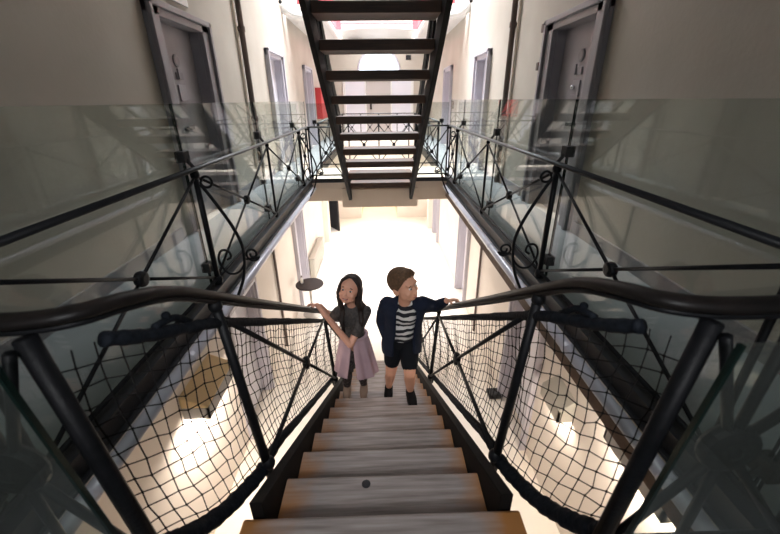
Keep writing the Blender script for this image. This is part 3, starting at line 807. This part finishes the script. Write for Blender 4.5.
def head(b, c, R, s):
    """c = centre of the cranium, s = head height / .21"""
    E_ = lambda p, r: b.ell(V(c) + R @ (V(p) * s), tuple(q * s for q in r), R, 20, 14)
    E_((0, -.012, .018), (.073, .090, .080))        # cranium
    E_((0, .022, -.030), (.062, .066, .070))        # face
    E_((0, .050, -.082), (.034, .032, .026))        # chin
    E_((-.034, .030, -.066), (.026, .034, .026)); E_((.034, .030, -.066), (.026, .034, .026))   # jaw
    E_((-.036, .058, -.040), (.024, .022, .022)); E_((.036, .058, -.040), (.024, .022, .022))   # cheeks
    E_((0, .066, .020), (.050, .022, .022))         # brow
    b.tube([V(c) + R @ (V(p) * s) for p in ((0, .083, -.004), (0, .094, -.026), (0, .100, -.040))], [.0065 * s, .0085 * s, .0095 * s], 10)   # nose
    E_((0, .098, -.041), (.0100, .0095, .0085)); E_((-.009, .089, -.043), (.0075, .008, .006)); E_((.009, .089, -.043), (.0075, .008, .006))
    E_((0, .084, -.064), (.022, .010, .008)); E_((0, .080, -.074), (.020, .010, .007))          # mouth
    for q in (-1, 1):
        E_((q * .074, -.012, -.022), (.010, .022, .030)); E_((q * .072, -.004, -.042), (.008, .012, .012))

def face(root, c, R, s, smile=False):
    for q in (-1, 1):
        p = V(c) + R @ (V((q * .0285, .0745, -.004)) * s)
        e = MB().ell(p, (.0115 * s, .0095 * s, .0062 * s), R).build('eye', M['eyewhite'], root, smooth=True)
        MB().ell(p + R @ (V((0, .0075, .0)) * s), (.0066 * s, .004 * s, .0060 * s), R).build('iris', M['iris'], e, smooth=True)
        pts = [V(c) + R @ (V((q * a, .0835 - abs(a - .03) * .35, .016 + h)) * s) for a, h in ((.012, 0), (.026, .004), (.042, -.001))]
        MB().tube(pts, [.003 * s, .0038 * s, .0025 * s], 6).build('eyebrow', M['hair_dark'], root, smooth=True)
    w = .024 if smile else .018
    pts = [V(c) + R @ (V((a * w, .0945 - abs(a) * .010, -.0685 + (.006 if smile else .001) * abs(a) ** 2)) * s) for a in (-1, -.5, 0, .5, 1)]
    m = MB().tube(pts, [.003 * s, .0052 * s, .006 * s, .0052 * s, .003 * s], 7).build('lips', M['lips'], root, smooth=True)
    if smile:
        MB().tube([p + R @ V((0, .0035 * s, .0005)) for p in pts[1:4]], [.0018 * s, .0026 * s, .0018 * s], 6).build('teeth', M['teeth'], m, smooth=True)

def grip_hand(b, c, along, out, s=1.):
    """hand closed over a rail: c = point on the rail top, along = rail direction towards the thumb, out = across the rail away from the wrist"""
    c, a, o = V(c), V(along).normalized(), V(out).normalized(); up = a.cross(o)
    if up.z < 0: up = -up
    P = lambda x, y, z: c + (a * x + o * y + up * z) * s
    b.limb([P(.018, -.030, .020), P(.018, .004, .026)], [.0125 * s, .0115 * s], 10)
    b.limb([P(.0, -.032, .021), P(.0, .006, .027)], [.0135 * s, .012 * s], 10)
    b.limb([P(-.018, -.030, .019), P(-.018, .004, .025)], [.0125 * s, .0110 * s], 10)
    for k, (x, l) in enumerate(((.026, .92), (.009, 1.0), (-.009, .95), (-.025, .78))):
        b.limb([P(x, .004, .026), P(x * 1.05, .026 * l, .024), P(x * 1.05, .040 * l, .006), P(x * 1.02, .036 * l, -.016 * l), P(x, .024, -.024 * l)],
               [.0088 * s, .0086 * s, .0080 * s, .0074 * s, .0062 * s], 9)
    b.limb([P(.026, -.028, .016), P(.044, -.022, .006), P(.046, -.014, -.010), P(.040, -.004, -.022)], [.0105 * s, .0095 * s, .0085 * s, .007 * s], 9)
    return P(0, -.045, .020)

def fringe_cap(b, c, R, s, fwd_cut=.055, drop=-.05, r=(.083, .099, .088), thick=1.):
    """hair cap: ellipsoid shell over the skull, open at the face"""
    vs = []; c = V(c)
    nu, nv = 36, 20
    cen = V((0, -.016, .020))
    grid = []
    for j in range(nv + 1):
        row = []
        for i in range(nu):
            th = 2 * PI * i / nu; ct = math.cos(th); front = max(0, math.sin(th))      # +y forward
            low = -PI * .28 + front ** 1.0 * PI * .555                                   # lower limit rises at the forehead
            ph = PI / 2 - (PI / 2 - low) * j / nv
            p = cen + V((r[0] * math.cos(ph) * ct, r[1] * math.cos(ph) * math.sin(th), r[2] * math.sin(ph)))
            row.append(c + R @ (p * s))
        row.append(row[0]); grid.append(row)
    cc = c + R @ (cen * s)
    b.sheet(grid, .016 * s * thick, lambda p: (p - cc).normalized())

# ---------------- boy
def fit_ground(x): return x
boy = empty('person', (.15, 2.6, -1.424), 'child in navy jacket and striped top climbing the stair, hand on the right handrail', 'person', 'children climbing the stair')
hc = V((.168, 2.405, -.062)); HR = frame((.74, -.66, .06), .12); hs = 1.13
neck = V((.185, 2.475, -.245)); pelvis = V((.165, 2.60, -.655))
b = MB()
head(b, hc, HR, hs)
b.limb([neck + V((-.003, .02, -.03)), V((.178, 2.455, -.18)), hc + V((0, .025, -.05))], [.050, .044, .044])
chest = V((.185, 2.53, -.36))
b.ell(chest, (.115, .085, .13)); b.ell(V((.175, 2.57, -.53)), (.098, .078, .13)); b.ell(pelvis, (.108, .09, .10))
shR, shL = V((.050, 2.53, -.300)), V((.320, 2.50, -.285))
b.limb([neck + V((-.02, .03, -.05)), shR], [.044, .038]); b.limb([neck + V((.02, .03, -.05)), shL], [.044, .038])
elR, wrR = V((.002, 2.60, -.50)), V((.045, 2.575, -.655))
b.limb([shR, (shR + elR) / 2, elR], [.043, .038, .031]); b.limb([elR, (elR + wrR) / 2, wrR], [.031, .030, .023])
# right hand tucked towards the jacket pocket, fingers lightly curled
for k in range(4):
    x = -.022 + .015 * k; L_ = (.8, .95, 1., .9)[k]
    b.limb([wrR + V((x * .8, -.012, -.03)), wrR + V((x, -.022, -.062)), wrR + V((x, -.020, -.062 - .024 * L_)), wrR + V((x, -.008, -.062 - .04 * L_))], [.010, .0085, .0078, .0065], 8)
b.ell(wrR + V((0, -.010, -.038)), (.033, .016, .038)); b.limb([wrR + V((.02, -.01, -.02)), wrR + V((.04, -.022, -.042)), wrR + V((.042, -.03, -.065))], [.011, .009, .007], 8)
ray = V((0, -.846, .534)).normalized()
wl = grip_hand(b, V((.548, 2.44, zh(2.44) + .016)), (0, -.846, .534), (1, 0, 0), 1.12)
elL = V((.438, 2.585, -.365))
b.limb([shL, (shL + elL) / 2, elL], [.042, .037, .031]); b.limb([elL, (elL + wl) / 2, wl], [.031, .028, .0215])
# legs: right foot on the lower step, left foot one step higher
hipR, hipL = pelvis + V((-.062, .0, -.04)), pelvis + V((.062, -.01, -.04))
kneeR, ankR = V((.072, 2.585, -1.02)), V((.055, 2.765, -1.34))
kneeL, ankL = V((.225, 2.435, -.915)), V((.238, 2.515, -1.165))
b.limb([hipR, (hipR + kneeR) / 2, kneeR], [.075, .063, .047]); b.limb([kneeR, kneeR.lerp(ankR, .35) + V((0, .012, 0)), kneeR.lerp(ankR, .7), ankR], [.045, .047, .036, .028])
b.limb([hipL, (hipL + kneeL) / 2, kneeL], [.076, .065, .049]); b.limb([kneeL, kneeL.lerp(ankL, .35) + V((0, .012, 0)), kneeL.lerp(ankL, .7), ankL], [.046, .049, .038, .029])
def foot(b, a, z, dx=0., grow=0., l=.20):
    b.limb([V((a.x, a.y + .025, z + .038 + grow * .3)), V((a.x + dx * .5, a.y - l * .35, z + .034 + grow * .2)), V((a.x + dx, a.y - l * .68, z + .024))], [.030 + grow, .034 + grow, .024 + grow], 14)
    b.limb([a, V((a.x, a.y + .01, z + .05))], [.029 + grow, .031 + grow], 12)
foot(b, ankR, -1.418, -.01); foot(b, ankL, -1.240, .02)
b.build('body', M['skin'], boy, remesh=.0052, sm_it=4)
face(boy, hc, HR, hs)
# hair: short, brushed up at the front
b = MB(); fringe_cap(b, hc, HR, hs, r=(.078, .096, .086), thick=.8)
for k in range(9):
    a = -.058 + .116 * k / 8
    p0 = V((a, .020, .098 - a * a * 7)); p1 = V((a * 1.05 + .004, .048, .090 - a * a * 8 + .003 * (k % 3))); p2 = V((a * 1.06 + .007, .068 - abs(a) * .3, .070 - a * a * 6 + .004 * (k % 2)))
    b.limb([hc + HR @ (p0 * hs), hc + HR @ (p1 * hs), hc + HR @ (p2 * hs)], [.014, .012, .007], 8)
b.build('hair', M['hair_brown'], boy, remesh=.005, sm_it=2)
# striped top
b = MB(); b.ell(chest + V((0, -.004, .0)), (.124, .095, .14)); b.ell(V((.175, 2.562, -.53)), (.110, .092, .15)); b.ell(V((.168, 2.59, -.63)), (.113, .095, .07))
b.limb([shR + V((.02, 0, -.01)), shL + V((-.02, 0, -.01))], [.052, .052])
b.tube([neck + V((0, .012, -.055)), neck + V((-.001, .006, -.028))], [.064, .056], 16)
b.build('striped_top', M['stripe'], boy, remesh=.007, sm_it=4)
# shorts
b = MB(); b.ell(pelvis + V((0, .005, -.01)), (.124, .108, .115))
b.limb([hipR, hipR.lerp(kneeR, .4), hipR.lerp(kneeR, .62)], [.086, .078, .070]); b.limb([hipL, hipL.lerp(kneeL, .45), hipL.lerp(kneeL, .70)], [.088, .080, .072])
b.build('shorts', M['blackcloth'], boy, remesh=.007, sm_it=3)
# open jacket
b = MB(); grid = []
axis = [(V((.183, 2.500, -.262)), .086, .080), (V((.186, 2.525, -.31)), .150, .108), (V((.186, 2.535, -.38)), .155, .120), (V((.178, 2.56, -.50)), .142, .122), (V((.168, 2.585, -.62)), .150, .130), (V((.165, 2.59, -.72)), .160, .138), (V((.165, 2.59, -.775)), .158, .136)]
for c_, rx, ry in axis:
    row = []
    for i in range(31):
        a = math.radians(-90 + 34 + (360 - 62) * i / 30)
        row.append(c_ + V((math.cos(a) * rx, math.sin(a) * ry, .010 * math.sin(a * 5 + c_.z * 9))))
    grid.append(row)
b.sheet(grid, .024, lambda p: V((p.x - .175, p.y - 2.55, 0)).normalized())
b.limb([shR, shR.lerp(elR, .5) + V((-.006, 0, 0)), elR], [.064, .058, .050]); b.limb([elR, elR.lerp(wrR, .5), wrR.lerp(elR, .0)], [.050, .046, .040])
b.limb([shL, shL.lerp(elL, .5), elL], [.062, .056, .048]); b.limb([elL, elL.lerp(wl, .5), elL.lerp(wl, .88)], [.048, .042, .034])
b.limb([neck + V((-.075, .0, -.035)), neck + V((-.05, .06, .0)), neck + V((0, .085, .008)), neck + V((.05, .06, .0)), neck + V((.075, .0, -.035))], [.022, .026, .03, .026, .022])   # hood / collar
b.limb([neck + V((-.062, .035, -.035)), shR], [.040, .062]); b.limb([neck + V((.066, .03, -.035)), shL], [.040, .060])
b.build('jacket', M['navy'], boy, remesh=.008, sm_it=3)
for a, z, dx in ((ankR, -1.424, -.01), (ankL, -1.246, .02)):
    b = MB(); foot(b, a, z + .012, dx, .009, .205); b.limb([a + V((0, .006, -.052)), a + V((0, .010, -.036))], [.038, .036], 12)
    s_ = b.build('shoe', M['shoe'], boy, remesh=.006, sm_it=3)
    q = MB(); q.tube([V((a.x, a.y + .045, z + .008)), V((a.x + dx * .4, a.y - .05, z + .008)), V((a.x + dx, a.y - .145, z + .008)), V((a.x + dx * 1.1, a.y - .175, z + .008))], [.034, .040, .036, .018], 12, sq=(1, .22)); q.build('sole', M['black'], s_, smooth=True)

# ---------------- girl
girl = empty('person', (-.25, 2.75, -1.424), 'child with long dark hair and lilac skirt, both hands on the left handrail', 'person', 'children climbing the stair')
hc = V((-.243, 2.625, -.205)); HR = frame((-.22, -.93, .30), -.16); hs = 1.06
neck = V((-.245, 2.685, -.385)); pelvis = V((-.245, 2.755, -.80))
b = MB(); head(b, hc, HR, hs)
b.limb([neck + V((0, .01, -.03)), V((-.244, 2.665, -.33)), hc + V((0, .025, -.05))], [.044, .038, .040])
chest = V((-.245, 2.70, -.50))
b.ell(chest, (.098, .074, .12)); b.ell(V((-.245, 2.72, -.66)), (.082, .068, .12)); b.ell(pelvis, (.098, .084, .10))
shR, shL = V((-.352, 2.675, -.445)), V((-.130, 2.690, -.455))
b.limb([neck + V((-.02, .02, -.045)), shR], [.044, .040]); b.limb([neck + V((.02, .02, -.045)), shL], [.044, .040])
w1 = grip_hand(b, V((-.548, 2.70, zh(2.70) + .016)), (0, -.846, .534), (-1, 0, 0), .92)
w2 = grip_hand(b, V((-.548, 2.565, zh(2.565) + .016)), (0, -.846, .534), (-1, 0, 0), .92)
elR = V((-.425, 2.76, -.570)); elL = V((-.262, 2.545, -.690))
b.limb([shR, (shR + elR) / 2, elR], [.037, .033, .027]); b.limb([elR, (elR + w1) / 2, w1], [.027, .025, .019])
b.limb([shL, (shL + elL) / 2, elL], [.037, .034, .029]); b.limb([elL, (elL + w2) / 2, w2], [.029, .026, .019])
hipR, hipL = pelvis + V((-.055, 0, -.04)), pelvis + V((.055, 0, -.04))
kneeR, ankR = V((-.325, 2.70, -1.10)), V((-.345, 2.80, -1.345)); kneeL, ankL = V((-.195, 2.71, -1.10)), V((-.185, 2.815, -1.345))
for h, k, a in ((hipR, kneeR, ankR), (hipL, kneeL, ankL)):
    b.limb([h, (h + k) / 2, k], [.068, .056, .042]); b.limb([k, k.lerp(a, .35) + V((0, .012, 0)), k.lerp(a, .7), a], [.041, .043, .033, .026]); foot(b, a, -1.418, 0)
b.build('body', M['skin2'], girl, remesh=.005, sm_it=4)
face(girl, hc, HR, hs, True)
# long dark hair
b = MB(); fringe_cap(b, hc, HR, hs, r=(.079, .097, .087), thick=.8)
Q = lambda x, y, z: hc + HR @ (V((x, y, z)) * 1.04)
for q in (-1, 1):
    b.limb([Q(q * .022, .040, .092), Q(q * .062, .028, .058), Q(q * .079, .004, .0), Q(q * .083, -.012, -.06)], [.014, .017, .021, .027], 10)
    front = V((-.05 if q < 0 else .05, -.06, 0))
    for k in range(3):
        o = V((q * .012 * k, .012 * k, 0))
        b.limb([Q(q * .076, -.005 - .02 * k, -.02), Q(q * .080, -.01 - .02 * k, -.09), neck + V((-q * .074, -.040 + .02 * k, -.03)) - V((o.x, -o.y, 0)), neck + V((-q * .082, -.080 + .02 * k, -.12)), neck + V((-q * .070, -.090 + .02 * k, -.225 - .01 * k))], [.020, .021, .024, .022, .010], 10)
for k in range(5):
    x = -.06 + .03 * k
    b.limb([Q(x, -.085 + abs(x) * .4, .0), Q(x * 1.1, -.098 + abs(x) * .3, -.09), neck + V((x * 1.2, .075, -.10)), neck + V((x * 1.15, .095, -.24))], [.03, .032, .032, .014], 10)
b.build('hair', M['hair_dark'], girl, remesh=.006, sm_it=3)
# grey top with short sleeves
b = MB(); b.ell(chest + V((0, 0, .0)), (.109, .086, .13)); b.ell(V((-.245, 2.718, -.66)), (.096, .082, .13)); b.ell(V((-.245, 2.74, -.76)), (.103, .088, .06))
b.tube([neck + V((0, .005, -.05)), neck + V((0, .0, -.026))], [.058, .050], 16)
for s_, e in ((shR, elR), (shL, elL)): b.limb([s_, s_.lerp(e, .35), s_.lerp(e, .62)], [.051, .050, .049])
b.limb([shR, shL], [.05, .05])
b.build('top', M['greycloth'], girl, remesh=.007, sm_it=3)
# lilac skirt with a front split, folds
b = MB(); grid = []
for j in range(9):
    f_ = j / 8; z = -.715 - .375 * f_; row = []
    for i in range(61):
        a = math.radians(-90 - 14 + 8 * f_ + 10 + (360 - 22 * f_ - 4) * i / 60)
        fold = 1 + (.015 + .085 * f_) * math.sin(i * .95) + .03 * f_ * math.sin(i * 2.3 + 1)
        rx, ry = (.108 + .078 * f_ ** .8) * fold, (.094 + .055 * f_ ** .8) * fold
        row.append(V((-.243 + .004 * f_ + math.cos(a) * rx, 2.742 - .008 * f_ + math.sin(a) * ry, z - .03 * f_ * math.cos(a) * (1 if math.cos(a) > 0 else -.4) + .010 * f_ * math.sin(i * .95))))
    grid.append(row)
b.sheet(grid, .014, lambda p: V((p.x + .243, p.y - 2.74, 0)).normalized())
b.limb([V((-.243 + .112 * math.cos(a), 2.742 + .098 * math.sin(a), -.715)) for a in [2 * PI * t / 16 for t in range(17)]], [.015] * 17, 8)
b.build('skirt', M['lilac'], girl, remesh=.006, sm_it=3)
b = MB()
for h, k, a in ((hipR, kneeR, ankR), (hipL, kneeL, ankL)):
    b.limb([h, (h + k) / 2, k], [.074, .062, .048]); b.limb([k, k.lerp(a, .35) + V((0, .012, 0)), k.lerp(a, .7), k.lerp(a, .93)], [.047, .049, .040, .034])
b.build('leggings', M['leggings'], girl, remesh=.006, sm_it=2)
for a in (ankR, ankL):
    b = MB(); foot(b, a, -1.412, 0, .007, .19); s_ = b.build('shoe', M['tan'], girl, remesh=.006, sm_it=3)
    q = MB(); q.tube([V((a.x, a.y + .04, -1.416)), V((a.x, a.y - .05, -1.416)), V((a.x, a.y - .14, -1.416)), V((a.x, a.y - .165, -1.416))], [.032, .037, .033, .018], 12, sq=(1, .22)); q.build('sole', M['steel'], s_, smooth=True)

# ------------------------------------------------------------------ light
def area(name, loc, rot, sx, sy, power, col, spread=None):
    l = bpy.data.lights.new(name, 'AREA'); l.shape = 'RECTANGLE'; l.size = sx; l.size_y = sy; l.energy = power; l.color = col
    if spread: l.spread = spread
    o = bpy.data.objects.new(name, l); C.objects.link(o); o.location = loc; o.rotation_euler = rot
    return o
area('skylight_daylight', (0, 10.2, ROOF - .02), (0, 0, 0), 2.0, 5.4, 980, (.93, .955, 1.0), 1.9)
area('ceiling_lamp_bridge', (0, 6.9, -.40), (0, 0, 0), 1.6, .5, 30, (1, .90, .80), 2.4)
area('ceiling_lamp_far', (0, 12.8, -.40), (0, 0, 0), 1.6, .9, 60, (1, .90, .80))
for sx in (-1, 1):
    area('gallery_strip_lamp', (sx * 1.40, 9.0, -.18), (0, 0, 0), .12, 4.5, 26, (1, .91, .82))
    area('gallery_strip_lamp', (sx * 1.25, 3.3, -.20), (0, sx * .9, 0), .1, 4.0, 10, (1, .85, .74), 1.9)
area('back_wall_fill', (0, 13.1, 2.94), (0, 0, 0), 1.2, .6, 38, (.96, .97, 1.0))  # fill added under the upper bridge to brighten the back wall
area('corridor_lamp', (-.06, 15.3, GZ + 2.25), (0, 0, 0), 1, 1, 40, (1, .85, .62))
area('wall_lamp_bulb', (-XW + .19, 2.86, -1.50), (0, math.radians(22), 0), .10, .62, 30, (1, .87, .74))
area('wall_lamp_bulb', (XW - .10, 2.82, -1.70), (0, -math.radians(28), 0), .08, .36, 6, (1, .87, .74))
area('wall_lamp_bulb', (XW - .19, 1.62, -1.08), (0, -math.radians(34), 0), .10, .56, 22, (1, .87, .74))
# unseen window and lamp added behind the camera to brighten stair and children
wf = empty('fill_window', (0, -1.6, 2.0), kind='structure')
MB().box((-.55, -1.6, 1.75), (.55, -1.585, 2.75)).build('pane', M['sky'], wf)
MB().box((-.62, -1.6, 1.68), (-.55, -1.56, 2.82)).box((.55, -1.6, 1.68), (.62, -1.56, 2.82)).box((-.55, -1.6, 2.75), (.55, -1.56, 2.82)).box((-.55, -1.6, 1.68), (.55, -1.56, 1.75)).build('frame', M['white'], wf)
dv = V((0, 2.9, -1.0)) - V((0, -1.55, 2.25))
area('landing_fill_light', (0, -1.55, 2.25), tuple(dv.to_track_quat('-Z', 'Y').to_euler()), 1.0, 1.0, 13, (.97, .98, 1.0), .9)

wd = bpy.data.worlds.new('world'); S.world = wd; wd.use_nodes = True
wd.node_tree.nodes['Background'].inputs['Color'].default_value = (.75, .85, 1, 1)
wd.node_tree.nodes['Background'].inputs['Strength'].default_value = .3

# ------------------------------------------------------------------ camera
cd = bpy.data.cameras.new('camera'); cam = bpy.data.objects.new('camera', cd); C.objects.link(cam)
cd.sensor_fit = 'HORIZONTAL'; cd.sensor_width = 36; cd.lens = 371.07 / 780 * 36; cd.clip_start = .02
cd.dof.use_dof = True; cd.dof.focus_distance = 2.75; cd.dof.aperture_fstop = 2.8
yaw, pit, rol = .0223, .4231, -.0112
cy, sy, cp, sp = math.cos(yaw), math.sin(yaw), math.cos(pit), math.sin(pit)
f = V((sy * cp, cy * cp, -sp)); r = V((cy, -sy, 0)); u = r.cross(f)
cr, sr = math.cos(rol), math.sin(rol)
r2 = r * cr + u * sr; u2 = -r * sr + u * cr
mw = Matrix((( r2.x, u2.x, -f.x, .0175), (r2.y, u2.y, -f.y, 0), (r2.z, u2.z, -f.z, 1.157), (0, 0, 0, 1)))
cam.matrix_world = mw
S.camera = cam
S.view_settings.view_transform = 'Standard'; S.view_settings.look = 'None'; S.view_settings.gamma = 1; S.view_settings.use_curve_mapping = False
S.view_settings.exposure = 0.0
S.cycles.use_denoising = True
S.cycles.max_bounces = 8; S.cycles.transparent_max_bounces = 16; S.cycles.sample_clamp_indirect = 6
for o in bpy.data.objects:
    if '_o' in o: del o['_o']
